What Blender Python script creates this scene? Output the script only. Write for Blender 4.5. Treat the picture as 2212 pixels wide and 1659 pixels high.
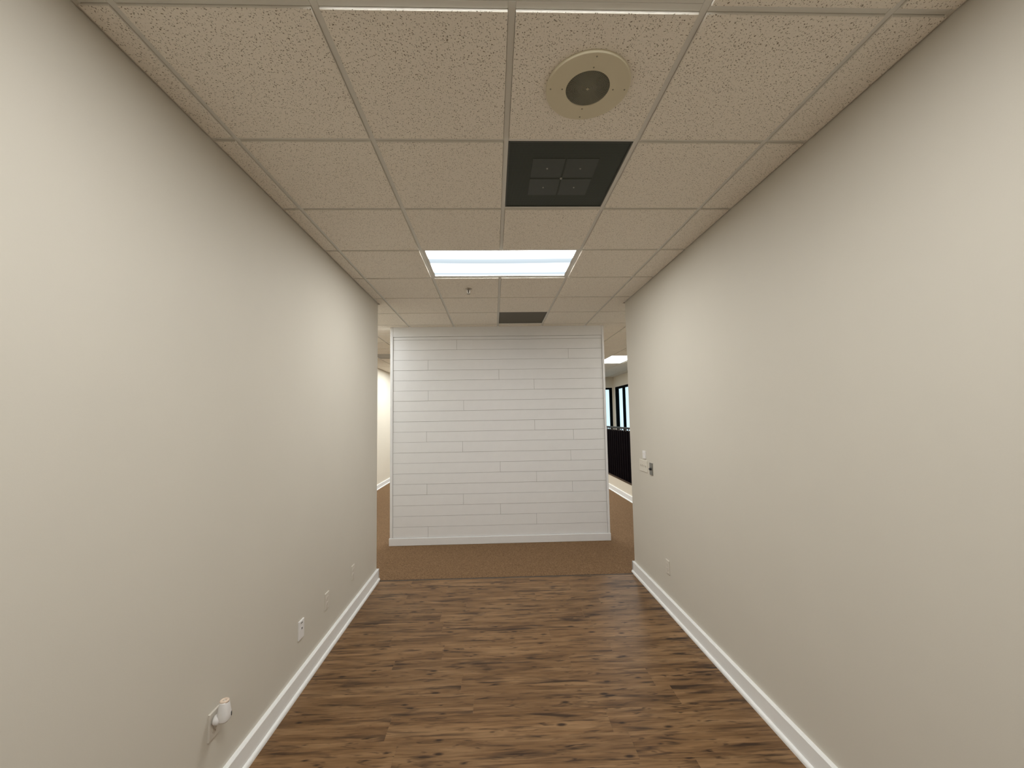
import bpy, bmesh, math, random
from mathutils import Matrix, Vector
random.seed(7)
for o in list(bpy.data.objects):
    bpy.data.objects.remove(o, do_unlink=True)
scene = bpy.context.scene
COL = scene.collection

# ------------------------------------------------------------------ camera
CAM = Vector((1.1435, -1.1731, 1.6872))
cam_data = bpy.data.cameras.new('camera')
cam = bpy.data.objects.new('camera', cam_data)
COL.objects.link(cam)
right = Vector((0.999426792, -0.029484368, -0.016636088))
fwd = Vector((0.030566721, 0.997143420, 0.069070078))
up = Vector((0.014552078, -0.069538997, 0.997473090))
m = Matrix.Identity(4)
for i in range(3):
    m[i][0] = right[i]; m[i][1] = up[i]; m[i][2] = -fwd[i]; m[i][3] = CAM[i]
cam.matrix_world = m
cam_data.sensor_fit = 'HORIZONTAL'
cam_data.sensor_width = 36.0
cam_data.lens = 875.66 / 2212 * 36.0
cam_data.shift_x = (1106 - 1092.38) / 2212
cam_data.shift_y = (841.68 - 829.5) / 2212
cam_data.clip_start = 0.02
scene.camera = cam

# ------------------------------------------------------------------ world, exposure
world = bpy.data.worlds.new('daylight_sky')
scene.world = world
world.use_nodes = True
wn = world.node_tree
wn.nodes['Background'].inputs['Color'].default_value = (0.72, 0.90, 1.0, 1)
wn.nodes['Background'].inputs['Strength'].default_value = 1.3
vs = scene.view_settings
vs.view_transform = 'Standard'
vs.look = 'None'
vs.gamma = 1.0
vs.use_curve_mapping = False
vs.exposure = 0.0
LAMP = 2.65        # brightness of every ceiling light

# ------------------------------------------------------------------ measures
T = 0.6096                       # ceiling grid module (two feet)
H = 2.967                        # height of the grid face
XL, XR = -0.114, 2.644           # corridor walls
YL, YR = 3.257, 3.283            # where they end
YREAR = -4.9
YEDGE = 3.236                    # end of the wood floor
XFL, XFR = -1.70, 5.10           # far room walls
YFAR = 12.03
YP = 4.41                        # face of the plank partition
XK = 3.82                        # knee wall face

# ------------------------------------------------------------------ materials
def new_mat(name):
    mt = bpy.data.materials.new(name)
    mt.use_nodes = True
    nt = mt.node_tree
    return mt, nt, nt.nodes['Principled BSDF']

def N(nt, kind, **kw):
    n = nt.nodes.new(kind)
    for k, v in kw.items():
        setattr(n, k, v)
    return n

def simple(name, col, rough=0.5, metal=0.0, var=0.06, scale=40, bump=0.0, bscale=200, spec=0.5, dist=0.001):
    mt, nt, b = new_mat(name)
    tc = N(nt, 'ShaderNodeTexCoord')
    nz = N(nt, 'ShaderNodeTexNoise')
    nz.inputs['Scale'].default_value = scale
    nz.inputs['Detail'].default_value = 3
    nt.links.new(tc.outputs['Object'], nz.inputs['Vector'])
    mx = N(nt, 'ShaderNodeMix', data_type='RGBA')
    mx.inputs[6].default_value = (*[c * (1 - var) for c in col], 1)
    mx.inputs[7].default_value = (*[min(1, c * (1 + var)) for c in col], 1)
    nt.links.new(nz.outputs['Fac'], mx.inputs[0])
    nt.links.new(mx.outputs[2], b.inputs['Base Color'])
    b.inputs['Roughness'].default_value = rough
    b.inputs['Metallic'].default_value = metal
    b.inputs['Specular IOR Level'].default_value = spec
    if bump:
        n2 = N(nt, 'ShaderNodeTexNoise')
        n2.inputs['Scale'].default_value = bscale
        n2.inputs['Detail'].default_value = 4
        nt.links.new(tc.outputs['Object'], n2.inputs['Vector'])
        bp = N(nt, 'ShaderNodeBump')
        bp.inputs['Strength'].default_value = bump
        bp.inputs['Distance'].default_value = dist
        nt.links.new(n2.outputs['Fac'], bp.inputs['Height'])
        nt.links.new(bp.outputs['Normal'], b.inputs['Normal'])
    return mt

M = {}
M['wall'] = simple('greige_wall_paint', (0.632, 0.598, 0.525), 0.62, var=0.02, scale=3, bump=0.12, bscale=260, spec=0.3)
M['far_wall'] = simple('warm_beige_wall_paint', (0.74, 0.68, 0.57), 0.65, var=0.02, scale=3, bump=0.1, bscale=260, spec=0.3)
M['trim'] = simple('white_semi_gloss_trim', (0.90, 0.91, 0.90), 0.35, var=0.015, scale=12, bump=0.03, bscale=90)
M['plank_white'] = simple('white_painted_board', (0.845, 0.845, 0.85), 0.5, var=0.025, scale=9, bump=0.15, bscale=70)
M['groove'] = simple('shadowed_board_backing', (0.30, 0.27, 0.23), 0.9, var=0.05)
M['grid'] = simple('painted_steel_grid', (0.70, 0.68, 0.62), 0.45, var=0.02, scale=8)
M['deck'] = simple('plenum_deck', (0.12, 0.11, 0.10), 0.9)
M['ivory'] = simple('ivory_painted_metal', (0.66, 0.60, 0.44), 0.5, var=0.03, scale=15)
M['grille_metal'] = simple('grey_speaker_mesh_wire', (0.27, 0.26, 0.20), 0.5, var=0.05)
M['dark_hole'] = simple('dark_cavity', (0.03, 0.03, 0.028), 0.9)
M['screw'] = simple('dull_screw_steel', (0.30, 0.27, 0.20), 0.4, metal=0.6)
M['vent_dark'] = simple('dark_green_grey_vent', (0.055, 0.06, 0.05), 0.55, var=0.1, scale=30)
M['vent_plate'] = simple('dark_grey_vent_plate', (0.043, 0.050, 0.041), 0.5, var=0.1, scale=30)
def perforated_mat():
    mt, nt, b = new_mat('dark_perforated_sheet')
    tc = N(nt, 'ShaderNodeTexCoord')
    vo = N(nt, 'ShaderNodeTexVoronoi', voronoi_dimensions='2D'); vo.inputs['Scale'].default_value = 160; vo.inputs['Randomness'].default_value = 0.0
    nt.links.new(tc.outputs['Object'], vo.inputs['Vector'])
    r = N(nt, 'ShaderNodeValToRGB')
    r.color_ramp.elements[0].position = 0.30; r.color_ramp.elements[0].color = (0.012, 0.014, 0.011, 1)
    r.color_ramp.elements[1].position = 0.42; r.color_ramp.elements[1].color = (0.062, 0.072, 0.058, 1)
    nt.links.new(vo.outputs['Distance'], r.inputs[0])
    nt.links.new(r.outputs[0], b.inputs['Base Color'])
    b.inputs['Roughness'].default_value = 0.6; b.inputs['Specular IOR Level'].default_value = 0.3
    return mt
M['vent_face'] = perforated_mat()
M['vent_brown'] = simple('brown_grey_vent', (0.105, 0.092, 0.066), 0.6, var=0.12, scale=60)
M['vent_grey'] = simple('light_paled_grey_vent', (0.34, 0.31, 0.26), 0.6, var=0.12, scale=40)  # base colour raised to show the light falling on this vent
M['rivet'] = simple('bright_rivet', (0.30, 0.30, 0.27), 0.35, metal=0.5)
M['white_plastic'] = simple('white_plastic', (0.82, 0.81, 0.80), 0.35, var=0.01)
M['plate_paint'] = simple('plate_painted_like_wall', (0.655, 0.615, 0.545), 0.5, var=0.02)
M['plate_cream'] = simple('cream_plastic_plate', (0.70, 0.66, 0.57), 0.4, var=0.015)
M['slot'] = simple('dark_slot', (0.04, 0.038, 0.035), 0.7)
M['slot_painted'] = simple('paint_filled_slot', (0.36, 0.32, 0.27), 0.7)
M['steel'] = simple('brushed_steel_plate', (0.27, 0.27, 0.245), 0.38, metal=0.85, var=0.05, scale=60)
M['black_plastic'] = simple('black_plastic_knob', (0.012, 0.012, 0.014), 0.4)
M['peach'] = simple('peach_plastic_cap', (0.74, 0.60, 0.48), 0.4)
M['brass'] = simple('chrome_sprinkler_metal', (0.45, 0.40, 0.33), 0.3, metal=0.8)
M['rail'] = simple('dark_stained_rail', (0.0040, 0.0024, 0.0034), 0.85, var=0.3, scale=30, spec=0.02)
M['rail_tip'] = simple('lit_slat_tip', (0.22, 0.20, 0.19), 0.5)  # pale colour stands for light caught on the slat tops
M['rail_top'] = simple('dark_teal_grey_rail', (0.016, 0.020, 0.020), 0.6, spec=0.2)
M['rail_base'] = simple('dark_brown_rail_base', (0.05, 0.028, 0.014), 0.5)
M['frame'] = simple('black_window_frame', (0.0025, 0.0035, 0.0035), 0.8, spec=0.03)
M['ground'] = simple('pale_concrete_ground', (0.36, 0.37, 0.37), 0.9, scale=0.5)
M['strip'] = simple('dark_transition_strip', (0.05, 0.035, 0.022), 0.5)
M['pit'] = simple('dark_stairwell', (0.05, 0.045, 0.04), 0.9)

def carpet_mat():
    mt, nt, b = new_mat('tan_loop_carpet')
    tc = N(nt, 'ShaderNodeTexCoord')
    n1 = N(nt, 'ShaderNodeTexNoise'); n1.inputs['Scale'].default_value = 95; n1.inputs['Detail'].default_value = 4; n1.inputs['Roughness'].default_value = 0.7
    n2 = N(nt, 'ShaderNodeTexNoise'); n2.inputs['Scale'].default_value = 5; n2.inputs['Detail'].default_value = 2
    for n in (n1, n2):
        nt.links.new(tc.outputs['Object'], n.inputs['Vector'])
    r = N(nt, 'ShaderNodeValToRGB')
    r.color_ramp.elements[0].position = 0.32; r.color_ramp.elements[0].color = (0.088, 0.050, 0.025, 1)
    r.color_ramp.elements[1].position = 0.68; r.color_ramp.elements[1].color = (0.240, 0.148, 0.080, 1)
    nt.links.new(n1.outputs['Fac'], r.inputs[0])
    mx = N(nt, 'ShaderNodeMix', data_type='RGBA', blend_type='MULTIPLY')
    mx.inputs[0].default_value = 0.35
    nt.links.new(r.outputs[0], mx.inputs[6]); nt.links.new(n2.outputs['Color'], mx.inputs[7])
    gm = N(nt, 'ShaderNodeHueSaturation'); gm.inputs['Value'].default_value = 1.15
    nt.links.new(r.outputs[0], gm.inputs['Color'])
    nt.links.new(gm.outputs[0], b.inputs['Base Color'])
    b.inputs['Roughness'].default_value = 0.95
    b.inputs['Specular IOR Level'].default_value = 0.1
    bp = N(nt, 'ShaderNodeBump'); bp.inputs['Strength'].default_value = 0.8; bp.inputs['Distance'].default_value = 0.006
    nt.links.new(n1.outputs['Fac'], bp.inputs['Height']); nt.links.new(bp.outputs[0], b.inputs['Normal'])
    return mt
M['carpet'] = carpet_mat()

def tile_mat():
    mt, nt, b = new_mat('fissured_mineral_fibre_tile')
    tc = N(nt, 'ShaderNodeTexCoord')
    oi = N(nt, 'ShaderNodeObjectInfo')
    vm = N(nt, 'ShaderNodeVectorMath', operation='SCALE'); vm.inputs[0].default_value = (37.1, 53.7, 11.0)
    nt.links.new(oi.outputs['Random'], vm.inputs['Scale'])
    ad = N(nt, 'ShaderNodeVectorMath', operation='ADD')
    nt.links.new(tc.outputs['Object'], ad.inputs[0]); nt.links.new(vm.outputs[0], ad.inputs[1])
    # wobble the coordinates so the fissures come out irregular
    wz = N(nt, 'ShaderNodeTexNoise'); wz.inputs['Scale'].default_value = 110; wz.inputs['Detail'].default_value = 2
    nt.links.new(ad.outputs[0], wz.inputs['Vector'])
    ws = N(nt, 'ShaderNodeVectorMath', operation='SCALE'); ws.inputs['Scale'].default_value = 0.009
    nt.links.new(wz.outputs['Color'], ws.inputs[0])
    wa = N(nt, 'ShaderNodeVectorMath', operation='ADD')
    nt.links.new(ad.outputs[0], wa.inputs[0]); nt.links.new(ws.outputs[0], wa.inputs[1])
    masks = []
    for rot, sc, thr, lo in ((0.6, (1, 1.9, 1), 0.26, 74), (-0.5, (1.9, 1, 1), 0.25, 78), (0.1, (1, 1.3, 1), 0.25, 120)):
        mp = N(nt, 'ShaderNodeMapping'); mp.inputs['Rotation'].default_value = (0, 0, rot); mp.inputs['Scale'].default_value = sc
        nt.links.new(wa.outputs[0], mp.inputs['Vector'])
        vo = N(nt, 'ShaderNodeTexVoronoi', voronoi_dimensions='2D'); vo.inputs['Scale'].default_value = lo
        nt.links.new(mp.outputs[0], vo.inputs['Vector'])
        sx = N(nt, 'ShaderNodeSeparateColor'); nt.links.new(vo.outputs['Color'], sx.inputs[0])
        # each cell has its own hole size, many have none
        ms = N(nt, 'ShaderNodeMath', operation='MULTIPLY_ADD'); ms.inputs[1].default_value = thr * 1.7; ms.inputs[2].default_value = -thr * 0.7
        nt.links.new(sx.outputs[0], ms.inputs[0])
        sb = N(nt, 'ShaderNodeMath', operation='SUBTRACT')
        nt.links.new(ms.outputs[0], sb.inputs[0]); nt.links.new(vo.outputs['Distance'], sb.inputs[1])
        mu = N(nt, 'ShaderNodeMath', operation='MULTIPLY', use_clamp=True); mu.inputs[1].default_value = 9
        nt.links.new(sb.outputs[0], mu.inputs[0])
        masks.append(mu)
    mx1 = N(nt, 'ShaderNodeMath', operation='MAXIMUM'); mx2 = N(nt, 'ShaderNodeMath', operation='MAXIMUM')
    nt.links.new(masks[0].outputs[0], mx1.inputs[0]); nt.links.new(masks[1].outputs[0], mx1.inputs[1])
    nt.links.new(mx1.outputs[0], mx2.inputs[0]); nt.links.new(masks[2].outputs[0], mx2.inputs[1])
    gr = N(nt, 'ShaderNodeTexNoise'); gr.inputs['Scale'].default_value = 180; gr.inputs['Detail'].default_value = 4
    nt.links.new(ad.outputs[0], gr.inputs['Vector'])
    base = N(nt, 'ShaderNodeMix', data_type='RGBA')
    base.inputs[6].default_value = (0.80, 0.74, 0.645, 1); base.inputs[7].default_value = (0.92, 0.865, 0.77, 1)
    nt.links.new(gr.outputs['Fac'], base.inputs[0])
    fin = N(nt, 'ShaderNodeMix', data_type='RGBA'); fin.inputs[7].default_value = (0.25, 0.20, 0.14, 1)
    nt.links.new(mx2.outputs[0], fin.inputs[0]); nt.links.new(base.outputs[2], fin.inputs[6])
    nt.links.new(fin.outputs[2], b.inputs['Base Color'])
    b.inputs['Roughness'].default_value = 0.92; b.inputs['Specular IOR Level'].default_value = 0.15
    hs = N(nt, 'ShaderNodeMath', operation='MULTIPLY_ADD'); hs.inputs[1].default_value = -3.0
    nt.links.new(mx2.outputs[0], hs.inputs[0]); nt.links.new(gr.outputs['Fac'], hs.inputs[2])
    bp = N(nt, 'ShaderNodeBump'); bp.inputs['Strength'].default_value = 0.5; bp.inputs['Distance'].default_value = 0.0015
    nt.links.new(hs.outputs[0], bp.inputs['Height']); nt.links.new(bp.outputs[0], b.inputs['Normal'])
    return mt
M['tile'] = tile_mat()
M['tile_edge'] = simple('cut_tile_edge', (0.84, 0.80, 0.72), 0.9, var=0.03, scale=120, spec=0.15)

def wood_mat():
    mt, nt, b = new_mat('rustic_brown_vinyl_plank')
    tc = N(nt, 'ShaderNodeTexCoord')
    oi = N(nt, 'ShaderNodeObjectInfo')
    vm = N(nt, 'ShaderNodeVectorMath', operation='SCALE'); vm.inputs[0].default_value = (61.3, 47.9, 23.0)
    nt.links.new(oi.outputs['Random'], vm.inputs['Scale'])
    ad = N(nt, 'ShaderNodeVectorMath', operation='ADD')
    nt.links.new(tc.outputs['Object'], ad.inputs[0]); nt.links.new(vm.outputs[0], ad.inputs[1])
    def noise(scale_vec, scale, detail, rough=0.55, dist=0.0):
        mp = N(nt, 'ShaderNodeMapping'); mp.inputs['Scale'].default_value = scale_vec
        nt.links.new(ad.outputs[0], mp.inputs['Vector'])
        n = N(nt, 'ShaderNodeTexNoise'); n.inputs['Scale'].default_value = scale; n.inputs['Detail'].default_value = detail
        n.inputs['Roughness'].default_value = rough; n.inputs['Distortion'].default_value = dist
        nt.links.new(mp.outputs[0], n.inputs['Vector'])
        return n
    def ramp(src, stops):
        r = N(nt, 'ShaderNodeValToRGB')
        els = r.color_ramp.elements
        while len(els) < len(stops): els.new(0.5)
        for e, (p, c) in zip(els, stops):
            e.position = p; e.color = (*c, 1)
        nt.links.new(src, r.inputs[0])
        return r
    broad = noise((1.0, 8.0, 1), 1.9, 3, 0.6, 0.5)
    fine = noise((1.0, 24.0, 1), 5.0, 5, 0.65, 0.25)
    smear = noise((1.0, 8.5, 1), 2.7, 3, 0.55, 0.5)
    smear2 = noise((1.0, 6.0, 1), 7.0, 2, 0.5, 0.8)
    c1 = ramp(broad.outputs['Fac'], [(0.28, (0.112, 0.057, 0.022)), (0.50, (0.210, 0.116, 0.051)), (0.74, (0.300, 0.180, 0.088))])
    c2 = ramp(fine.outputs['Fac'], [(0.30, (0.50, 0.47, 0.44)), (0.52, (0.95, 0.95, 0.95)), (0.72, (1.25, 1.25, 1.28))])
    m1 = N(nt, 'ShaderNodeMix', data_type='RGBA', blend_type='MULTIPLY'); m1.inputs[0].default_value = 0.8
    nt.links.new(c1.outputs[0], m1.inputs[6]); nt.links.new(c2.outputs[0], m1.inputs[7])
    s1 = ramp(smear.outputs['Fac'], [(0.54, (0, 0, 0)), (0.68, (0.92, 0.92, 0.92))])
    s2 = ramp(smear2.outputs['Fac'], [(0.60, (0, 0, 0)), (0.73, (1, 1, 1))])
    # sparse knots: small dark ovals in a few cells only
    mp = N(nt, 'ShaderNodeMapping'); mp.inputs['Scale'].default_value = (1.0, 2.6, 1)
    nt.links.new(ad.outputs[0], mp.inputs['Vector'])
    vo = N(nt, 'ShaderNodeTexVoronoi', voronoi_dimensions='2D'); vo.inputs['Scale'].default_value = 4.2
    nt.links.new(mp.outputs[0], vo.inputs['Vector'])
    sc_ = N(nt, 'ShaderNodeSeparateColor'); nt.links.new(vo.outputs['Color'], sc_.inputs[0])
    kr = N(nt, 'ShaderNodeMath', operation='MULTIPLY_ADD'); kr.inputs[1].default_value = 0.26; kr.inputs[2].default_value = -0.09
    nt.links.new(sc_.outputs[0], kr.inputs[0])
    kd = N(nt, 'ShaderNodeMath', operation='SUBTRACT'); nt.links.new(kr.outputs[0], kd.inputs[0]); nt.links.new(vo.outputs['Distance'], kd.inputs[1])
    kk = N(nt, 'ShaderNodeMath', operation='MULTIPLY', use_clamp=True); kk.inputs[1].default_value = 11
    nt.links.new(kd.outputs[0], kk.inputs[0])
    mm0 = N(nt, 'ShaderNodeMath', operation='MAXIMUM'); mm = N(nt, 'ShaderNodeMath', operation='MAXIMUM')
    nt.links.new(s1.outputs[0], mm0.inputs[0]); nt.links.new(s2.outputs[0], mm0.inputs[1])
    nt.links.new(mm0.outputs[0], mm.inputs[0]); nt.links.new(kk.outputs[0], mm.inputs[1])
    ms = N(nt, 'ShaderNodeMath', operation='MULTIPLY'); ms.inputs[1].default_value = 0.94
    nt.links.new(mm.outputs[0], ms.inputs[0])
    m2 = N(nt, 'ShaderNodeMix', data_type='RGBA'); m2.inputs[7].default_value = (0.022, 0.010, 0.005, 1)
    nt.links.new(ms.outputs[0], m2.inputs[0]); nt.links.new(m1.outputs[2], m2.inputs[6])
    hv = N(nt, 'ShaderNodeHueSaturation')
    pv = N(nt, 'ShaderNodeMath', operation='MULTIPLY_ADD'); pv.inputs[1].default_value = 0.14; pv.inputs[2].default_value = 0.93
    nt.links.new(oi.outputs['Random'], pv.inputs[0]); nt.links.new(pv.outputs[0], hv.inputs['Value'])
    nt.links.new(m2.outputs[2], hv.inputs['Color'])
    nt.links.new(hv.outputs[0], b.inputs['Base Color'])
    b.inputs['Roughness'].default_value = 0.42
    b.inputs['Specular IOR Level'].default_value = 0.24
    bp = N(nt, 'ShaderNodeBump'); bp.inputs['Strength'].default_value = 0.25; bp.inputs['Distance'].default_value = 0.001
    nt.links.new(fine.outputs['Fac'], bp.inputs['Height']); nt.links.new(bp.outputs[0], b.inputs['Normal'])
    return mt
M['wood'] = wood_mat()

def lens_mat(plain=False):
    mt, nt, b = new_mat('lit_acrylic_lens')
    nt.nodes.remove(b)
    out = nt.nodes['Material Output']
    tc = N(nt, 'ShaderNodeTexCoord')
    sp = N(nt, 'ShaderNodeSeparateXYZ'); nt.links.new(tc.outputs['Object'], sp.inputs[0])
    mr = N(nt, 'ShaderNodeMapRange'); mr.inputs[1].default_value = -0.28; mr.inputs[2].default_value = 0.28
    nt.links.new(sp.outputs['Y'], mr.inputs[0])
    r = N(nt, 'ShaderNodeValToRGB'); r.color_ramp.interpolation = 'EASE'
    stops = [(0.0, 1.0), (0.17, 1.0), (0.30, 0.032), (0.44, 0.028), (0.56, 0.9), (0.74, 1.0), (0.85, 0.032), (0.94, 0.032), (0.975, 0.8)]
    if plain: stops = [(0.0, 0.42), (0.25, 0.66), (0.5, 0.50), (0.75, 0.66), (1.0, 0.42)]
    els = r.color_ramp.elements
    while len(els) < len(stops): els.new(0.5)
    for e, (p, v) in zip(els, stops):
        e.position = p; e.color = (v, v, v, 1)
    nt.links.new(mr.outputs[0], r.inputs[0])
    st = N(nt, 'ShaderNodeMath', operation='MULTIPLY'); st.inputs[1].default_value = 11.0 * LAMP
    nt.links.new(r.outputs[0], st.inputs[0])
    cm = N(nt, 'ShaderNodeMix', data_type='RGBA')
    cm.inputs[6].default_value = (0.80, 0.92, 1.0, 1); cm.inputs[7].default_value = (1.0, 0.985, 0.95, 1)
    nt.links.new(r.outputs[0], cm.inputs[0])
    em = N(nt, 'ShaderNodeEmission')
    nt.links.new(cm.outputs[2], em.inputs[0]); nt.links.new(st.outputs[0], em.inputs[1])
    nt.links.new(em.outputs[0], out.inputs['Surface'])
    return mt
M['lens'] = lens_mat()
M['lens_plain'] = lens_mat(True)

def glass_mat():
    mt, nt, b = new_mat('clear_window_glass')
    nt.nodes.remove(b)
    out = nt.nodes['Material Output']
    tr = N(nt, 'ShaderNodeBsdfTransparent'); tr.inputs[0].default_value = (0.95, 0.99, 1.0, 1)
    gl = N(nt, 'ShaderNodeBsdfGlossy'); gl.inputs['Roughness'].default_value = 0.02
    tc = N(nt, 'ShaderNodeTexCoord'); nz = N(nt, 'ShaderNodeTexNoise'); nz.inputs['Scale'].default_value = 2
    nt.links.new(tc.outputs['Object'], nz.inputs['Vector'])
    mr = N(nt, 'ShaderNodeMapRange'); mr.inputs[3].default_value = 0.05; mr.inputs[4].default_value = 0.08
    nt.links.new(nz.outputs['Fac'], mr.inputs[0])
    mx = N(nt, 'ShaderNodeMixShader')
    nt.links.new(mr.outputs[0], mx.inputs[0]); nt.links.new(tr.outputs[0], mx.inputs[1]); nt.links.new(gl.outputs[0], mx.inputs[2])
    nt.links.new(mx.outputs[0], out.inputs['Surface'])
    return mt
M['glass'] = glass_mat()

# ------------------------------------------------------------------ mesh helpers
def bx(bm, x0, x1, y0, y1, z0, z1):
    v = [bm.verts.new(p) for p in ((x0, y0, z0), (x1, y0, z0), (x1, y1, z0), (x0, y1, z0), (x0, y0, z1), (x1, y0, z1), (x1, y1, z1), (x0, y1, z1))]
    for f in ((0, 3, 2, 1), (4, 5, 6, 7), (0, 1, 5, 4), (1, 2, 6, 5), (2, 3, 7, 6), (3, 0, 4, 7)):
        bm.faces.new([v[i] for i in f])
    return v

def prism(bm, pts, axis, a0, a1):
    """extrude a closed 2D outline along an axis ('x','y','z')"""
    def mk(p, a):
        return {'x': (a, p[0], p[1]), 'y': (p[0], a, p[1]), 'z': (p[0], p[1], a)}[axis]
    A = [bm.verts.new(mk(p, a0)) for p in pts]
    B = [bm.verts.new(mk(p, a1)) for p in pts]
    n = len(pts)
    bm.faces.new(A); bm.faces.new(B[::-1])
    for i in range(n):
        j = (i + 1) % n
        bm.faces.new((A[i], B[i], B[j], A[j]))

def lathe(bm, prof, seg=32, center=(0, 0, 0), closed=False):
    rings = []
    for r, z in prof:
        if r < 1e-6:
            rings.append([bm.verts.new((center[0], center[1], center[2] + z))])
        else:
            rings.append([bm.verts.new((center[0] + r * math.cos(2 * math.pi * k / seg), center[1] + r * math.sin(2 * math.pi * k / seg), center[2] + z)) for k in range(seg)])
    pairs = list(zip(rings[:-1], rings[1:]))
    if closed: pairs.append((rings[-1], rings[0]))
    for a, b in pairs:
        for k in range(seg):
            l = (k + 1) % seg
            if len(a) == 1 and len(b) == 1: continue
            if len(a) == 1: bm.faces.new((a[0], b[k], b[l]))
            elif len(b) == 1: bm.faces.new((a[k], b[0], a[l]))
            else: bm.faces.new((a[k], b[k], b[l], a[l]))

def finish(bm, bevel=0.0, seg=2):
    bmesh.ops.recalc_face_normals(bm, faces=bm.faces)
    if bevel:
        bmesh.ops.bevel(bm, geom=list(bm.edges), offset=bevel, segments=seg, profile=0.7, affect='EDGES', clamp_overlap=True)

def obj(name, bm, mat, parent=None, loc=None, bevel=0.0, smooth=False, seg=2):
    finish(bm, bevel, seg)
    me = bpy.data.meshes.new(name)
    bm.to_mesh(me); bm.free()
    if smooth:
        for p in me.polygons: p.use_smooth = True
    me.materials.append(M[mat])
    o = bpy.data.objects.new(name, me)
    COL.objects.link(o)
    if parent is not None: o.parent = parent
    if loc is not None: o.location = loc
    return o

def inst(name, me, parent=None, loc=(0, 0, 0), rot=None):
    o = bpy.data.objects.new(name, me)
    COL.objects.link(o)
    if parent is not None: o.parent = parent
    o.location = loc
    if rot is not None: o.rotation_euler = rot
    return o

def boxmesh(name, dims, mat, bevel=0.0):
    bm = bmesh.new()
    x, y, z = dims
    bx(bm, -x / 2, x / 2, -y / 2, y / 2, -z / 2, z / 2)
    finish(bm, bevel, 1)
    me = bpy.data.meshes.new(name); bm.to_mesh(me); bm.free()
    me.materials.append(M[mat])
    return me

def boxobj(name, x0, x1, y0, y1, z0, z1, mat, parent=None, bevel=0.0, seg=2):
    """a box whose origin sits at its centre (parent assumed at the world origin)"""
    bm = bmesh.new()
    bx(bm, -(x1 - x0) / 2, (x1 - x0) / 2, -(y1 - y0) / 2, (y1 - y0) / 2, -(z1 - z0) / 2, (z1 - z0) / 2)
    return obj(name, bm, mat, parent, ((x0 + x1) / 2, (y0 + y1) / 2, (z0 + z1) / 2), bevel, seg=seg)

def structure(o): 
    o['kind'] = 'structure'
    return o

def thing(name, label, cat, loc=(0, 0, 0), rot=None, group=None):
    o = bpy.data.objects.new(name, None)
    o.empty_display_size = 0.05
    COL.objects.link(o)
    o.location = loc
    if rot is not None: o.rotation_euler = rot
    o['label'] = label; o['category'] = cat
    if group: o['group'] = group
    return o

# ------------------------------------------------------------------ floors
WT = 0.12
bm = bmesh.new(); bx(bm, XL - 0.005, XR + 0.005, YREAR, YEDGE, -0.10, -0.006)
floor = structure(obj('floor', bm, 'strip'))
PW, PL, GAP = 0.178, 1.22, 0.0003
plank_cache = {}
row = 0
y = YEDGE
rnd = random.Random(3)
while y > YREAR + 0.01:
    y0 = max(y - PW, YREAR)
    w = y - y0 - GAP
    off = rnd.uniform(0.15, 1.15)
    x = XL - 0.002
    first = True
    while x < XR - 0.001:
        x1 = min(x + (off if first else PL), XR + 0.002)
        first = False
        if XR - x1 < 0.08: x1 = XR + 0.002
        L = x1 - x - GAP
        key = (round(L, 3), round(w, 3))
        if key not in plank_cache:
            plank_cache[key] = boxmesh('plank', (L, w, 0.006), 'wood', 0.0)
        inst('plank', plank_cache[key], floor, ((x + x1) / 2, (y + y0) / 2, -0.003 + rnd.uniform(-0.0002, 0.0002)))
        x = x1
    y = y0

bm = bmesh.new()
bx(bm, XFL, XK + 0.1, YEDGE + 0.012, YFAR, -0.10, 0.006)
structure(obj('floor_carpet', bm, 'carpet'))
bm = bmesh.new()
prism(bm, [(YEDGE - 0.004, 0.0), (YEDGE, 0.004), (YEDGE + 0.010, 0.0045), (YEDGE + 0.016, 0.0), (YEDGE + 0.016, -0.02), (YEDGE - 0.004, -0.02)], 'x', XL, XR)
structure(obj('trim_1', bm, 'strip'))
# stairwell behind the railing
bm = bmesh.new()
bx(bm, XK + 0.1, XFR, 3.4, YFAR, -2.9, -2.8)
structure(obj('floor_stairwell', bm, 'pit'))
bm = bmesh.new()
bx(bm, -60, 80, -40, 90, -4.6, -4.5)
structure(obj('ground', bm, 'ground'))

# ------------------------------------------------------------------ walls
HT = H + 0.16      # walls run up past the grid
def poly_wall(name, pts, mat, z0=0.0, z1=HT):
    bm = bmesh.new(); prism(bm, pts, 'z', z0, z1)
    return structure(obj(name, bm, mat))
poly_wall('wall_left', [(XL, YREAR), (XL, YL), (XFL - WT, YL), (XFL - WT, YL - WT), (XL - WT, YL - WT), (XL - WT, YREAR)], 'wall')
poly_wall('wall_right', [(XR, YREAR), (XR, YR), (XFR + WT, YR), (XFR + WT, YR - WT), (XR + WT, YR - WT), (XR + WT, YREAR)], 'wall', z0=0.0)
poly_wall('wall_rear', [(XL - WT, YREAR - WT), (XR + WT, YREAR - WT), (XR + WT, YREAR), (XL - WT, YREAR)], 'wall')
poly_wall('wall_far_left', [(XFL - WT, YL), (XFL, YL), (XFL, YFAR), (XFL - WT, YFAR)], 'far_wall')

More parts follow.
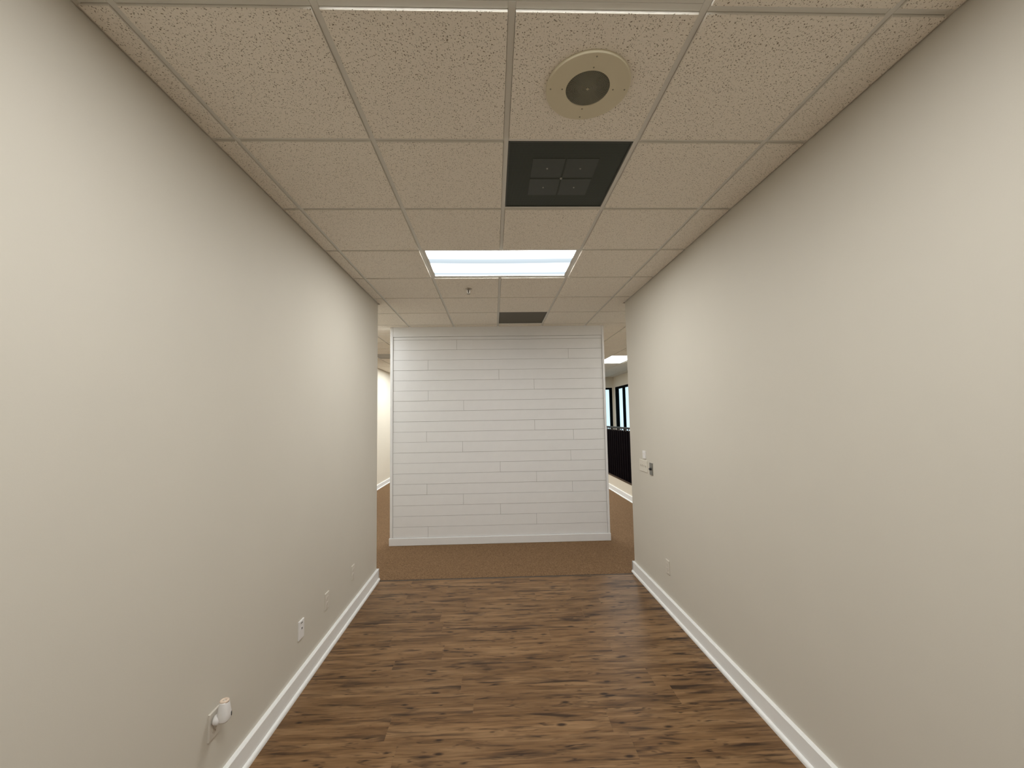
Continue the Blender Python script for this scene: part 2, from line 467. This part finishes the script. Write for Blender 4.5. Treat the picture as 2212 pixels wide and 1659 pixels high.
# far right wall (X = XFR) and far wall (Y = YFAR) with window openings
WZ0, WZ1 = 0.92, 2.615
def wall_with_hole(name, axis, pos, thick, a0, a1, h0, h1, mat):
    bm = bmesh.new()
    segs = [(a0, h0, -2.9, HT), (h1, a1, -2.9, HT), (h0, h1, -2.9, WZ0), (h0, h1, WZ1, HT)]
    for s0, s1, z0, z1 in segs:
        if axis == 'x': bx(bm, pos, pos + thick, s0, s1, z0, z1)
        else: bx(bm, s0, s1, pos, pos + thick, z0, z1)
    return structure(obj(name, bm, mat))
wall_with_hole('wall_far_right', 'x', XFR, 0.105, YR, YFAR + 0.105, 8.42, 11.85, 'far_wall')
wall_with_hole('wall_far', 'y', YFAR, 0.105, XFL - WT, XFR, 3.55, 5.05, 'far_wall')

def window(name, axis, pos, a0, a1, mulls, depth, mdepth):
    root = bpy.data.objects.new(name, None); COL.objects.link(root); structure(root)
    def piece(nm, s0, s1, z0, z1, d0, d1, mat, bev=0.004):
        if axis == 'x': return boxobj(nm, pos + d0, pos + d1, s0, s1, z0, z1, mat, root, bev)
        return boxobj(nm, s0, s1, pos + d0, pos + d1, z0, z1, mat, root, bev)
    fw = 0.075
    piece('jamb', a0, a0 + fw, WZ0, WZ1, 0.0, depth, 'frame')
    piece('jamb', a1 - fw, a1, WZ0, WZ1, 0.0, depth, 'frame')
    piece('head', a0 + fw, a1 - fw, WZ1 - 0.06, WZ1, 0.0, depth, 'frame')
    piece('sill', a0 + fw, a1 - fw, WZ0, WZ0 + 0.06, 0.0, depth, 'frame')
    edges = [a0 + fw] + mulls + [a1 - fw]
    for mu in mulls:
        piece('mullion', mu - 0.04, mu + 0.04, WZ0 + 0.06, WZ1 - 0.06, 0.0, mdepth, 'frame')
    for e0, e1 in zip(edges[:-1], edges[1:]):
        piece('pane', e0, e1, WZ0 + 0.05, WZ1 - 0.05, depth * 0.5, depth * 0.5 + 0.006, 'glass', 0)
    return root
window('window_1', 'x', XFR, 8.42, 11.85, [9.39, 10.24, 11.09], 0.10, 0.07)
window('window_2', 'y', YFAR, 3.55, 5.05, [4.30], 0.10, 0.07)

# ------------------------------------------------------------------ baseboards
BH, BT = 0.117, 0.022
def base_profile(sign, x):
    """board with an eased top and a quarter-round shoe, standing on x, growing by sign"""
    s = sign
    pts = [(x, 0.0), (x, BH), (x + s * (BT - 0.004), BH), (x + s * BT, BH - 0.005), (x + s * BT, 0.024)]
    for k in range(5):
        a = math.pi / 2 * k / 4
        pts.append((x + s * (BT + 0.014 * math.sin(a)), 0.006 + 0.018 * math.cos(a)))
    pts.append((x + s * (BT + 0.014), 0.0))
    return pts
def baseboard_run(bm, axis, sign, pos, a0, a1):
    prism(bm, base_profile(sign, pos), axis, a0, a1)
bm = bmesh.new()
baseboard_run(bm, 'y', 1, XL, YREAR, YL + 0.012)
baseboard_run(bm, 'x', 1, YL, XFL, XL + 0.022)
structure(obj('baseboard_left', bm, 'trim'))
bm = bmesh.new()
baseboard_run(bm, 'y', -1, XR, YREAR, YR + 0.012)
baseboard_run(bm, 'x', 1, YR, XR - 0.022, XK)
structure(obj('baseboard_right', bm, 'trim'))
bm = bmesh.new()
baseboard_run(bm, 'y', 1, XFL, YL, YFAR)
structure(obj('baseboard_far_left', bm, 'trim'))
bm = bmesh.new()
baseboard_run(bm, 'y', -1, XK, YR, YFAR)
structure(obj('baseboard_far_right', bm, 'trim'))
bm = bmesh.new()
baseboard_run(bm, 'x', -1, YFAR, XFL, XK)
structure(obj('baseboard_far', bm, 'trim'))

# ------------------------------------------------------------------ knee wall with slatted railing
bm = bmesh.new(); bx(bm, XK, XK + 0.10, YR, YFAR, -2.8, 0.325)
structure(obj('wall_knee', bm, 'far_wall'))
rl = thing('stair_railing', 'dark railing of tight vertical slats on the low beige wall by the windows', 'railing', (XK + 0.05, 7.6, 0.325))
bm = bmesh.new(); bx(bm, -0.055, 0.055, YR + 0.01 - 7.6, YFAR - 7.6 - 0.01, 0.0, 0.028); obj('base_rail', bm, 'rail_base', rl, bevel=0.004)
bm = bmesh.new(); bx(bm, -0.05, 0.05, YR + 0.01 - 7.6, YFAR - 7.6 - 0.01, 1.088, 1.122); obj('top_rail', bm, 'rail_top', rl, bevel=0.006)
bm = bmesh.new()
prism(bm, [(-0.055, 0.028), (0.055, 0.028), (0.055, 1.040), (-0.055, 1.062)], 'x', -0.032, -0.008)
finish(bm, 0.003, 1)
slat_me = bpy.data.meshes.new('slat'); bm.to_mesh(slat_me); bm.free(); slat_me.materials.append(M['rail'])
bm = bmesh.new(); bx(bm, -0.030, -0.012, -0.012, 0.012, 1.03, 1.09)
finish(bm, 0.002, 1)
clip_me = bpy.data.meshes.new('slat_bracket'); bm.to_mesh(clip_me); bm.free(); clip_me.materials.append(M['rail_tip'])
k = 0
yy = YR + 0.12
while yy < YFAR - 0.08:
    s = inst('slat', slat_me, rl, (0, yy - 7.6, 0))
    inst('bracket', clip_me, s, (0, 0.035, 0))  # pale bracket paints in the lit top of each slat
    yy += 0.152
bm = bmesh.new(); bx(bm, -0.006, 0.012, YR + 0.02 - 7.6, YFAR - 7.6 - 0.02, 0.028, 1.02); obj('backing_panel', bm, 'rail', rl)

# ------------------------------------------------------------------ ceiling
bm = bmesh.new()
bx(bm, XFL - WT, XFR + 0.2, YREAR - WT, YFAR + 0.2, H + 0.14, H + 0.24)
ceiling = structure(obj('ceiling', bm, 'deck'))
TW = 0.024                       # tee flange
TD = 0.009                       # tiles drop this far below the flange
LIGHTS = {}                      # cells taken by fittings
def cell_range(a, b): return a, b
fit_cells = set()
def take(i, j): fit_cells.add((i, j))
for i in (1, 2): take(i, 3); take(i, -1); take(i, -5)
take(2, 1); take(2, 6); take(-2, 11)
for j in (12, 13): take(6, j)
for j in (14, 15, 17, 18): take(-2, j)
for j in (6, 7): take(-2, j)
take(6, 6); take(7, 6)
HIDDEN = [(0, 9), (3, 9), (0, 14), (4, 13), (4, 17)]      # unseen troffers added to brighten the far room
for a, b in HIDDEN: take(a, b); take(a, b + 1)
tile_cache = {}
def edge_mat(me):
    me.materials.append(M['tile_edge'])
    for p in me.polygons:
        if abs(p.normal.z) < 0.3: p.material_index = 1
def add_tile(x0, x1, y0, y1):
    e = TW / 2 + 0.0009
    dx, dy = x1 - x0 - 2 * e, y1 - y0 - 2 * e
    if dx < 0.02 or dy < 0.02: return
    key = (round(dx, 3), round(dy, 3))
    if key not in tile_cache:
        bm = bmesh.new()
        bx(bm, -dx / 2, dx / 2, -dy / 2, dy / 2, -TD, 0.012)
        bmesh.ops.recalc_face_normals(bm, faces=bm.faces)
        low = [ed for ed in bm.edges if all(v.co.z < 0 for v in ed.verts)]
        bmesh.ops.bevel(bm, geom=low, offset=0.0015, segments=1, affect='EDGES')
        me = bpy.data.meshes.new('ceiling_tile'); bm.to_mesh(me); bm.free(); me.materials.append(M['tile']); edge_mat(me)
        tile_cache[key] = me
    inst('ceiling_tile', tile_cache[key], ceiling, ((x0 + x1) / 2, (y0 + y1) / 2, H))
ct_cache = {}
def cross_tee(x0, x1, yj):
    L = x1 - x0 - TW
    key = round(L, 3)
    if L < 0.02: return
    if key not in ct_cache: ct_cache[key] = boxmesh('cross_tee', (L, TW, 0.03), 'grid', 0.0012)
    inst('cross_tee', ct_cache[key], ceiling, ((x0 + x1) / 2, yj, H + 0.015))
def main_runner(xi, y0, y1):
    boxobj('main_runner', xi - TW / 2, xi + TW / 2, y0, y1, H - 0.0004, H + 0.03, 'grid', ceiling, 0.0012, 1)

def lay_grid(xa, xb, ya, yb):
    """tiles, cross tees and runners over one rectangle of ceiling"""
    i0, i1 = math.floor(xa / T), math.ceil(xb / T)
    j0, j1 = math.floor(ya / T), math.ceil(yb / T)
    for i in range(i0, i1):
        x0, x1 = max(i * T, xa), min((i + 1) * T, xb)
        for j in range(j0, j1):
            y0, y1 = max(j * T, ya), min((j + 1) * T, yb)
            if y1 - y0 < 0.03 or x1 - x0 < 0.03: continue
            if (i, j) in fit_cells: continue
            add_tile(x0, x1, y0, y1)
    wide = {(1, 3), (1, -1), (1, -5)}
    for j in range(j0 + 1, j1):
        for i in range(i0, i1):
            if (i, j - 1) in fit_cells and (i, j) in fit_cells: continue
            cross_tee(max(i * T, xa), min((i + 1) * T, xb), j * T)
SPLIT = YL
lay_grid(XL, XR, YREAR, SPLIT + 0.0)
# open room, starting on the same modules so the grid runs through
def lay_room():
    for i in range(-3, 9):
        x0, x1 = max(i * T, XFL), min((i + 1) * T, XFR)
        if x1 - x0 < 0.03: continue
        for j in range(5, 20):
            y0, y1 = max(j * T, YL if j == 5 else j * T), min((j + 1) * T, YFAR)
            if (i, j) in fit_cells: continue
            if j == 5:
                continue
            add_tile(x0, x1, y0, y1)
        for j in range(6, 20):
            if (i, j - 1) in fit_cells and (i, j) in fit_cells: continue
            cross_tee(x0, x1, j * T)
        # row five is shared with the corridor
        if XL - 0.7 < x0 and x1 < XR + 0.7 and not (x1 <= XL or x0 >= XR):
            pass
lay_room()
# remove the short row five pieces of the corridor and lay that row whole
for o in [c for c in ceiling.children if c.name.startswith('ceiling_tile') and abs(c.location.y - (5 * T + SPLIT) / 2) < 0.02]:
    bpy.data.objects.remove(o, do_unlink=True)
for i in range(-3, 9):
    x0, x1 = max(i * T, XFL), min((i + 1) * T, XFR)
    inside0, inside1 = max(x0, XL), min(x1, XR)
    if inside1 - inside0 > T - 0.01:
        add_tile(x0, x1, 5 * T, 6 * T)
    else:
        if inside1 - inside0 > 0.05:      # tile notched round the wall end
            e = TW / 2 + 0.0009
            if x0 < XL: out = [(XL + 0.0205, 5 * T + e), (x1 - e, 5 * T + e), (x1 - e, 6 * T - e), (x0 + e, 6 * T - e), (x0 + e, YL + 0.021), (XL + 0.0205, YL + 0.021)]
            else: out = [(x0 + e, 5 * T + e), (XR - 0.0205, 5 * T + e), (XR - 0.0205, YR + 0.021), (x1 - e, YR + 0.021), (x1 - e, 6 * T - e), (x0 + e, 6 * T - e)]
            cx, cy = (x0 + x1) / 2, 5.5 * T
            bm = bmesh.new(); prism(bm, [(p[0] - cx, p[1] - cy) for p in out], 'z', -TD, 0.012)
            o = obj('ceiling_tile', bm, 'tile', ceiling, (cx, cy, H)); edge_mat(o.data)
        else:
            add_tile(x0, x1, max(YL, YR), 6 * T)
# main runners
for i in range(-2, 9):
    xi = i * T
    if XL < xi < XR:
        ya = YREAR
        # the double-width lights interrupt the middle runner
        if i == 2:
            cuts = [YREAR, -5 * T + TW / 2, -4 * T - TW / 2, -1 * T + TW / 2, 0 * T - TW / 2, 3 * T + TW / 2, 4 * T - TW / 2, YFAR]
            for a, b in zip(cuts[0::2], cuts[1::2]): main_runner(xi, a, b)
        else:
            main_runner(xi, ya, YFAR)
    elif XFL < xi < XFR:
        main_runner(xi, YR, YFAR)
# wall angle along the corridor and the far room
def angle(name, x0, x1, y0, y1):
    structure(boxobj(name, x0, x1, y0, y1, H - 0.0008, H + 0.03, 'grid', None, 0.0008, 1))
angle('trim_2', XL, XL + 0.020, YREAR, YL)
angle('trim_3', XR - 0.020, XR, YREAR, YR)
angle('trim_4', XFL, XFL + 0.020, YL, YFAR)
angle('trim_5', XFR - 0.020, XFR, YR, YFAR)
angle('trim_6', XFL + 0.02, XFR - 0.02, YFAR - 0.020, YFAR)
angle('trim_7', XFL + 0.02, XL, YL, YL + 0.02)
angle('trim_8', XR, XFR - 0.02, YR, YR + 0.02)

# ------------------------------------------------------------------ partition clad in painted boards
PX0, PX1 = -0.266, 2.702
bm = bmesh.new(); bx(bm, PX0 + 0.012, PX1 - 0.012, YP + 0.010, YP + 0.16, 0.0, HT)
part = structure(obj('wall_partition', bm, 'groove'))
boxobj('backside_panel', PX0 + 0.006, PX1 - 0.006, YP + 0.16, YP + 0.175, 0.0, H, 'wall', part)
boxobj('corner_trim', PX0, PX0 + 0.036, YP - 0.008, YP + 0.175, 0.105, H, 'plank_white', part, 0.002, 1)
boxobj('corner_trim', PX1 - 0.030, PX1, YP - 0.008, YP + 0.175, 0.105, H, 'plank_white', part, 0.002, 1)
boxobj('header_board', PX0 + 0.038, PX1 - 0.032, YP - 0.006, YP + 0.010, 2.824, H, 'plank_white', part, 0.001, 1)
boxobj('base_board', PX0 - 0.010, PX1 + 0.006, YP - 0.014, YP + 0.185, 0.006, 0.104, 'plank_white', part, 0.003, 1)
zs = [2.822, 2.779, 2.638, 2.498, 2.356, 2.216, 2.074, 1.935, 1.795, 1.653, 1.513, 1.374, 1.232, 1.092, 0.951, 0.811, 0.669, 0.528, 0.387, 0.245, 0.106]
joints = {1: [0.644], 2: [2.198], 3: [0.248], 4: [1.225], 5: [1.711], 6: [0.25], 7: [0.735], 9: [1.706], 10: [0.225, 2.24],
          11: [0.715], 12: [2.194], 13: [1.224], 14: [1.717], 15: [0.228, 2.206], 16: [0.719], 17: [1.218], 18: [1.705], 19: [0.241]}
rr = random.Random(5)
for r in range(len(zs) - 1):
    z1, z0 = zs[r], zs[r + 1]
    cuts = [PX0 + 0.038] + joints.get(r, []) + [PX1 - 0.032]
    for a, b in zip(cuts[:-1], cuts[1:]):
        g = rr.uniform(0.0010, 0.0018)
        d = rr.uniform(-0.0012, 0.0012)
        boxobj('plank', a + 0.0012, b - 0.0012, YP + d, YP + 0.010, z0 + g, z1 - g, 'plank_white', part, 0.0008, 1)

# ------------------------------------------------------------------ ceiling lights
def ceiling_light(i0, j0, along_x, label, group='lit ceiling troffers'):
    w, d = 2 * T, T
    cx = (i0 + (1 if along_x else 0.5)) * T
    cy = (j0 + (0.5 if along_x else 1)) * T
    t = thing('ceiling_light', label, 'ceiling light', (cx, cy, H), (0, 0, 0 if along_x else math.pi / 2), group)
    ix, iy = w / 2 - TW / 2 - 0.001, d / 2 - TW / 2 - 0.001
    fx, fy = ix - 0.017, iy - 0.017
    # frame: four bars with a small bevel, lens set a little above its face
    bm = bmesh.new()
    for a in ((-ix, ix, -iy, -fy), (-ix, ix, fy, iy), (-ix, -fx, -fy, fy), (fx, ix, -fy, fy)):
        bx(bm, *a, 0.0006, 0.03)
    obj('frame', bm, 'grid', t)
    bm = bmesh.new()
    # slightly bowed lens
    nx, ny = 12, 6
    vs_ = [[bm.verts.new((-fx + 2 * fx * a / nx, -fy + 2 * fy * b / ny, 0.001 - 0.006 * math.sin(math.pi * a / nx) * math.sin(math.pi * b / ny))) for b in range(ny + 1)] for a in range(nx + 1)]
    for a in range(nx):
        for b in range(ny):
            bm.faces.new((vs_[a][b], vs_[a + 1][b], vs_[a + 1][b + 1], vs_[a][b + 1]))
    obj('lens', bm, 'lens' if along_x else 'lens_plain', t, smooth=True)
    bm = bmesh.new()
    bx(bm, -ix, ix, -iy, iy, 0.03, 0.11)
    obj('housing', bm, 'grid', t)
    return t
ceiling_light(1, 3, True, 'lit white troffer in the corridor ceiling between the two dark vents')
ceiling_light(1, -1, True, 'lit white troffer overhead at the top edge, before the round speaker')
ceiling_light(1, -5, True, 'added unseen lit troffer in the corridor behind the viewer')  # added out of view to even out the corridor lighting
ceiling_light(6, 12, False, 'lit white troffer above the dark slatted railing on the right')
ceiling_light(-2, 14, False, 'added unseen lit troffer behind the plank partition near the far left wall')  # unseen fitting added to brighten the far left wall
ceiling_light(-2, 17, False, 'added unseen lit troffer in the far left corner behind the plank partition')  # second unseen fitting added for the far left wall
ceiling_light(-2, 6, False, 'added unseen lit troffer round the corner left of the plank partition')  # added out of sight to light the partition from the left
ceiling_light(6, 6, True, 'added unseen lit troffer round the corner right of the plank partition')  # added out of sight to light the partition from the right
for a, b in HIDDEN:
    ceiling_light(a, b, False, 'added lit troffer wholly hidden behind the plank partition', 'added troffers behind the partition')

# ------------------------------------------------------------------ vents
def vent(i, j, label, detailed, face='vent_face'):
    t = thing('ceiling_vent', label, 'vent', ((i + 0.5) * T, (j + 0.5) * T, H), None, 'dark ceiling vents')
    q = T / 2 - TW / 2 - 0.001
    f = q - 0.006
    bm = bmesh.new()
    for a in ((-q, q, -q, -f), (-q, q, f, q), (-q, -f, -f, f), (f, q, -f, f)):
        bx(bm, *a, -0.001, 0.02)
    obj('frame', bm, 'vent_dark', t)
    bm = bmesh.new(); bx(bm, -f, f, -f, f, 0.006, 0.016); obj('panel', bm, 'vent_dark', t)
    bm = bmesh.new(); bx(bm, -f, f, -f, f, 0.002, 0.006); obj('perforated_face', bm, face, t)
    if detailed:
        for sx in (-1, 1):
            for sy in (-1, 1):
                p = boxobj('deflector_plate', sx * 0.086 - 0.081, sx * 0.086 + 0.081, sy * 0.086 - 0.079, sy * 0.086 + 0.079, 0.0005, 0.0024, 'vent_plate', t, 0.0006, 1)
                bm = bmesh.new(); lathe(bm, [(0, -0.004), (0.0035, -0.003), (0.005, 0.0)], 10)
                obj('rivet', bm, 'rivet', p, (0, 0, -0.001), smooth=True)
        bm = bmesh.new(); lathe(bm, [(0, -0.006), (0.005, -0.005), (0.007, 0.0)], 12)
        obj('centre_screw', bm, 'rivet', t, (0, 0, 0.001), smooth=True)
    return t
vent(2, 1, 'dark green-grey ceiling vent with four plates beside the round speaker', True)
vent(2, 6, 'dark ceiling vent just in front of the white plank partition', False, 'vent_brown')
vent(-2, 11, 'grey ceiling vent, paled by light, seen far back, left of the plank partition', False, 'vent_grey')

# ------------------------------------------------------------------ ceiling speaker
sp = thing('ceiling_speaker', 'round ivory ceiling speaker with a grey mesh centre', 'speaker', (1.524, 0.297, H - TD))
R0, R1 = 0.160, 0.0835
bm = bmesh.new()
prof = [(R1, -0.0105), (R1 + 0.002, -0.0125), (R0 - 0.003, -0.0125), (R0 - 0.0008, -0.0118), (R0, -0.0105), (R0, 0.0), (R1, 0.0)]
lathe(bm, prof, 72, closed=True)
obj('rim_plate', bm, 'ivory', sp, smooth=False)
bm = bmesh.new(); lathe(bm, [(0, -0.004), (R1, -0.004)], 48); obj('cone_shadow', bm, 'dark_hole', sp)
bm = bmesh.new()
nr = 22
for k in range(nr):
    r = 0.003 + (R1 - 0.003) * k / (nr - 1)
    lathe(bm, [(r - 0.0011, -0.0085), (r, -0.0100), (r + 0.0011, -0.0085), (r, -0.0070)], 48, closed=True)
for k in range(60):
    a = 2 * math.pi * k / 60
    c, s_ = math.cos(a), math.sin(a)
    r0 = 0.02 if k % 2 else 0.006
    v = [bm.verts.new((r * c - w * s_, r * s_ + w * c, z)) for r in (r0, R1) for w in (-0.0007, 0.0007) for z in (-0.0085, -0.007)]
    for f4 in ((0, 2, 6, 4), (1, 5, 7, 3), (0, 4, 5, 1), (2, 3, 7, 6)): bm.faces.new([v[q] for q in f4])
gm = obj('mesh_grille', bm, 'grille_metal', sp); gm['kind'] = 'stuff'
bm = bmesh.new(); bx(bm, -0.006, 0.006, -0.0012, 0.0012, -0.0118, -0.0098); bx(bm, -0.0012, 0.0012, -0.006, 0.006, -0.0118, -0.0098)
obj('centre_cross', bm, 'ivory', sp)
for r in (0.0985, 0.1435):
    for k in range(4):
        a = math.pi / 2 * k
        bm = bmesh.new(); lathe(bm, [(0, -0.0022), (0.0022, -0.0018), (0.0033, 0.0)], 12)
        obj('screw', bm, 'screw', sp, (r * math.cos(a), r * math.sin(a), -0.0125), smooth=True)

# ------------------------------------------------------------------ sprinkler
s = thing('fire_sprinkler', 'small pendent fire sprinkler in the ceiling beyond the corridor light', 'sprinkler', (0.914, 2.743, H - TD))
bm = bmesh.new(); lathe(bm, [(0.011, -0.012), (0.030, -0.006), (0.033, -0.001), (0.033, 0.0), (0.010, 0.0)], 28, closed=True); obj('escutcheon', bm, 'brass', s, smooth=True)
bm = bmesh.new(); lathe(bm, [(0, -0.016), (0.010, -0.016), (0.010, 0.0), (0, 0.0)], 16); obj('body', bm, 'screw', s)
bm = bmesh.new()
for sg in (-1, 1):
    prism(bm, [(sg * 0.009, -0.014), (sg * 0.014, -0.020), (sg * 0.014, -0.036), (sg * 0.003, -0.050), (sg * 0.000, -0.050), (sg * 0.010, -0.036), (sg * 0.010, -0.022), (sg * 0.006, -0.014)], 'y', -0.0025, 0.0025)
obj('yoke', bm, 'white_plastic', s)
bm = bmesh.new(); lathe(bm, [(0, -0.046), (0.0035, -0.044), (0.004, -0.018), (0, -0.016)], 12); obj('bulb', bm, 'black_plastic', s, smooth=True)
bm = bmesh.new()
lathe(bm, [(0, -0.054), (0.017, -0.053), (0.017, -0.051), (0, -0.051)], 20); obj('deflector', bm, 'screw', s)

# ------------------------------------------------------------------ wall plates
def plate_on_wall(name, label, cat, wall, y, z, w=0.070, h=0.1145, mat='plate_paint', group=None):
    """local x = along the wall, local y = out of the wall, local z = up"""
    X = XL if wall == 'left' else XR
    rz = -math.pi / 2 if wall == 'left' else math.pi / 2
    t = thing(name, label, cat, (X, y, z), (0, 0, rz), group)
    bm = bmesh.new()
    bx(bm, -w / 2, w / 2, 0, 0.0075, -h / 2, h / 2)
    front = [e for e in bm.edges if all(v.co.y > 0.003 for v in e.verts)]
    bmesh.ops.bevel(bm, geom=front, offset=0.0018, segments=1, affect='EDGES')
    obj('cover_plate', bm, mat, t)
    return t
def duplex(t, mat='plate_paint'):
    for sgn in (-1, 1):
        bm = bmesh.new()
        n = 20
        pts = []
        for k in range(n):
            a = 2 * math.pi * k / n
            pts.append((0.0172 * math.cos(a), max(-0.0125, min(0.0125, 0.0172 * math.sin(a)))))
        prism(bm, [(p[0], p[1] + sgn * 0.0195) for p in pts], 'y', 0.004, 0.0092)
        r = obj('receptacle', bm, mat, t)
        bm = bmesh.new()
        for sx in (-1, 1):
            bx(bm, sx * 0.0065 - 0.0011, sx * 0.0065 + 0.0011, 0.0080, 0.0095, sgn * 0.0195 - 0.001, sgn * 0.0195 + 0.0075)
        bx(bm, -0.0022, 0.0022, 0.0080, 0.0095, sgn * 0.0195 - 0.009, sgn * 0.0195 - 0.005)
        obj('slots', bm, 'slot_painted', r)
    bm = bmesh.new(); lathe(bm, [(0, 0.0016), (0.0026, 0.001), (0.0032, 0)], 12)
    o = obj('screw', bm, mat, t, (0, 0.0074, 0)); o.rotation_euler = (-math.pi / 2, 0, 0)
OG = 'duplex power outlets low on the walls'
duplex(plate_on_wall('wall_outlet', 'wall-coloured outlet on the left wall nearest the far corner', 'outlet', 'left', 2.523, 0.360, group=OG))
duplex(plate_on_wall('wall_outlet', 'wall-coloured outlet on the left wall, next beyond the white data plate', 'outlet', 'left', 1.966, 0.360, group=OG))
duplex(plate_on_wall('wall_outlet', 'outlet on the left wall with the air freshener plugged in', 'outlet', 'left', 0.752, 0.362, group=OG))
duplex(plate_on_wall('wall_outlet', 'wall-coloured outlet on the right wall above the baseboard', 'outlet', 'right', 2.415, 0.368, group=OG))
t = plate_on_wall('data_plate', 'white plate with a small dark data jack low on the left wall', 'wall plate', 'left', 1.565, 0.356, mat='white_plastic')
bm = bmesh.new(); bx(bm, -0.0085, 0.0085, 0.005, 0.0092, -0.002, 0.018); j = obj('jack', bm, 'white_plastic', t, bevel=0.001)
bm = bmesh.new(); bx(bm, -0.0055, 0.0055, 0.0085, 0.0096, 0.002, 0.013); obj('port', bm, 'slot', j)
bm = bmesh.new(); bx(bm, -0.013, 0.013, 0.0070, 0.0079, 0.037, 0.044); obj('label_window', bm, 'steel', t)
for zz in (-0.042, 0.049):
    bm = bmesh.new(); lathe(bm, [(0, 0.0016), (0.0026, 0.001), (0.0032, 0)], 12)
    o = obj('screw', bm, 'white_plastic', t, (0, 0.0074, zz)); o.rotation_euler = (-math.pi / 2, 0, 0)

# switches on the right wall
t = plate_on_wall('switch_plate', 'wide cream four-gang switch plate on the right wall near the railing', 'light switch', 'right', 2.902, 1.183, w=0.206, mat='plate_cream')
for k in range(4):
    bx_ = -0.069 + 0.046 * k
    bm = bmesh.new()
    prism(bm, [(0.004, -0.011), (0.0075, -0.011), (0.0145, 0.006), (0.0125, 0.010), (0.0065, 0.010), (0.004, 0.010)], 'x', bx_ - 0.0045, bx_ + 0.0045)
    tg = obj('toggle', bm, 'plate_cream', t)
    bm = bmesh.new()
    for aa in ((-0.006, -0.0045), (0.0045, 0.006)):
        bx(bm, bx_ + aa[0], bx_ + aa[1], 0.006, 0.0079, -0.012, 0.012)
    obj('slot_edge', bm, 'slot', tg)
t = thing('wall_sensor', 'small white square sensor box on the right wall above the wide switch plate', 'sensor', (XR, 2.862, 1.297), (0, 0, math.pi / 2))
bm = bmesh.new(); bx(bm, -0.034, 0.034, 0, 0.011, -0.038, 0.038); obj('body', bm, 'white_plastic', t, bevel=0.002)
bm = bmesh.new(); bx(bm, -0.020, 0.020, 0.0105, 0.0118, 0.006, 0.010); obj('vent_line', bm, 'plate_cream', t)
t = plate_on_wall('dimmer_plate', 'brushed steel plate with a black knob beside the wide switch plate', 'dimmer', 'right', 2.700, 1.175, mat='steel')
bm = bmesh.new(); lathe(bm, [(0, 0.020), (0.0085, 0.020), (0.0105, 0.017), (0.0125, 0.003), (0.0125, 0), (0, 0)], 24)
kn = obj('knob', bm, 'black_plastic', t, (0, 0.006, 0), smooth=False); kn.rotation_euler = (-math.pi / 2, 0, 0)
bm = bmesh.new(); bx(bm, -0.0012, 0.0012, 0.002, 0.012, 0.0198, 0.0206); obj('pointer', bm, 'white_plastic', kn)

# ------------------------------------------------------------------ plug-in air freshener
t = thing('air_freshener', 'white plug-in air freshener with a peach top low on the left wall', 'air freshener', (XL, 0.757, 0.412), (0, 0, -math.pi / 2))
# local x along the wall, local y out of the wall, z up
def loft(bm, rings, seg=28):
    R_ = []
    for (cx, cy, z, a, b, p) in rings:
        ring = []
        for k in range(seg):
            th = 2 * math.pi * k / seg
            c, s2 = math.cos(th), math.sin(th)
            ring.append(bm.verts.new((cx + a * math.copysign(abs(c) ** p, c), cy + b * math.copysign(abs(s2) ** p, s2), z)))
        R_.append(ring)
    bm.faces.new(R_[0]); bm.faces.new(R_[-1][::-1])
    for u, w in zip(R_[:-1], R_[1:]):
        for k in range(seg):
            l = (k + 1) % seg
            bm.faces.new((u[k], u[l], w[l], w[k]))
bm = bmesh.new()
BY = 0.043
loft(bm, [(0, BY, -0.036, 0.021, 0.019, 0.6), (0, BY, -0.039, 0.0255, 0.0225, 0.6), (0, BY, -0.034, 0.0275, 0.0245, 0.6), (0, BY, -0.010, 0.0265, 0.0235, 0.7), (0, BY, 0.016, 0.0235, 0.0210, 0.85), (0, BY, 0.036, 0.0210, 0.0190, 1.0), (0, BY, 0.040, 0.0195, 0.0175, 1.0)])
body = obj('body', bm, 'white_plastic', t, smooth=True)
bm = bmesh.new()
lathe(bm, [(0.0075, 0.0), (0.0085, 0.004), (0.0150, 0.005), (0.0185, 0.002), (0.0190, -0.004), (0.0075, -0.004)], 28, closed=True)
cap = obj('cap_ring', bm, 'peach', t, (0, BY, 0.041), smooth=True)
bm = bmesh.new(); lathe(bm, [(0, 0.004), (0.004, 0.0035), (0.005, -0.006), (0, -0.006)], 16); obj('wick', bm, 'plate_cream', cap, smooth=True)
bm = bmesh.new(); lathe(bm, [(0, 0.030), (0.014, 0.029), (0.020, 0.022), (0.0215, 0.010), (0.019, 0.0035), (0, 0.0035)], 28)
ph = obj('plug_housing', bm, 'white_plastic', t, (0.013, 0.0085, -0.029), smooth=True); ph.rotation_euler = (-math.pi / 2, 0, 0)
bm = bmesh.new(); bx(bm, -0.004, 0.004, -0.0010, 0.0014, -0.008, 0.008); sl = obj('dial_slot', bm, 'slot', t, (-0.0150, BY + 0.0232, -0.022), bevel=0.0008); sl.rotation_euler = (0, 0, 0.45)
bm = bmesh.new(); lathe(bm, [(0, 0), (0.015, 0), (0.0165, 0.002), (0.0165, 0.005), (0, 0.005)], 24); obj('refill_bottom', bm, 'screw', t, (0, BY, -0.041))
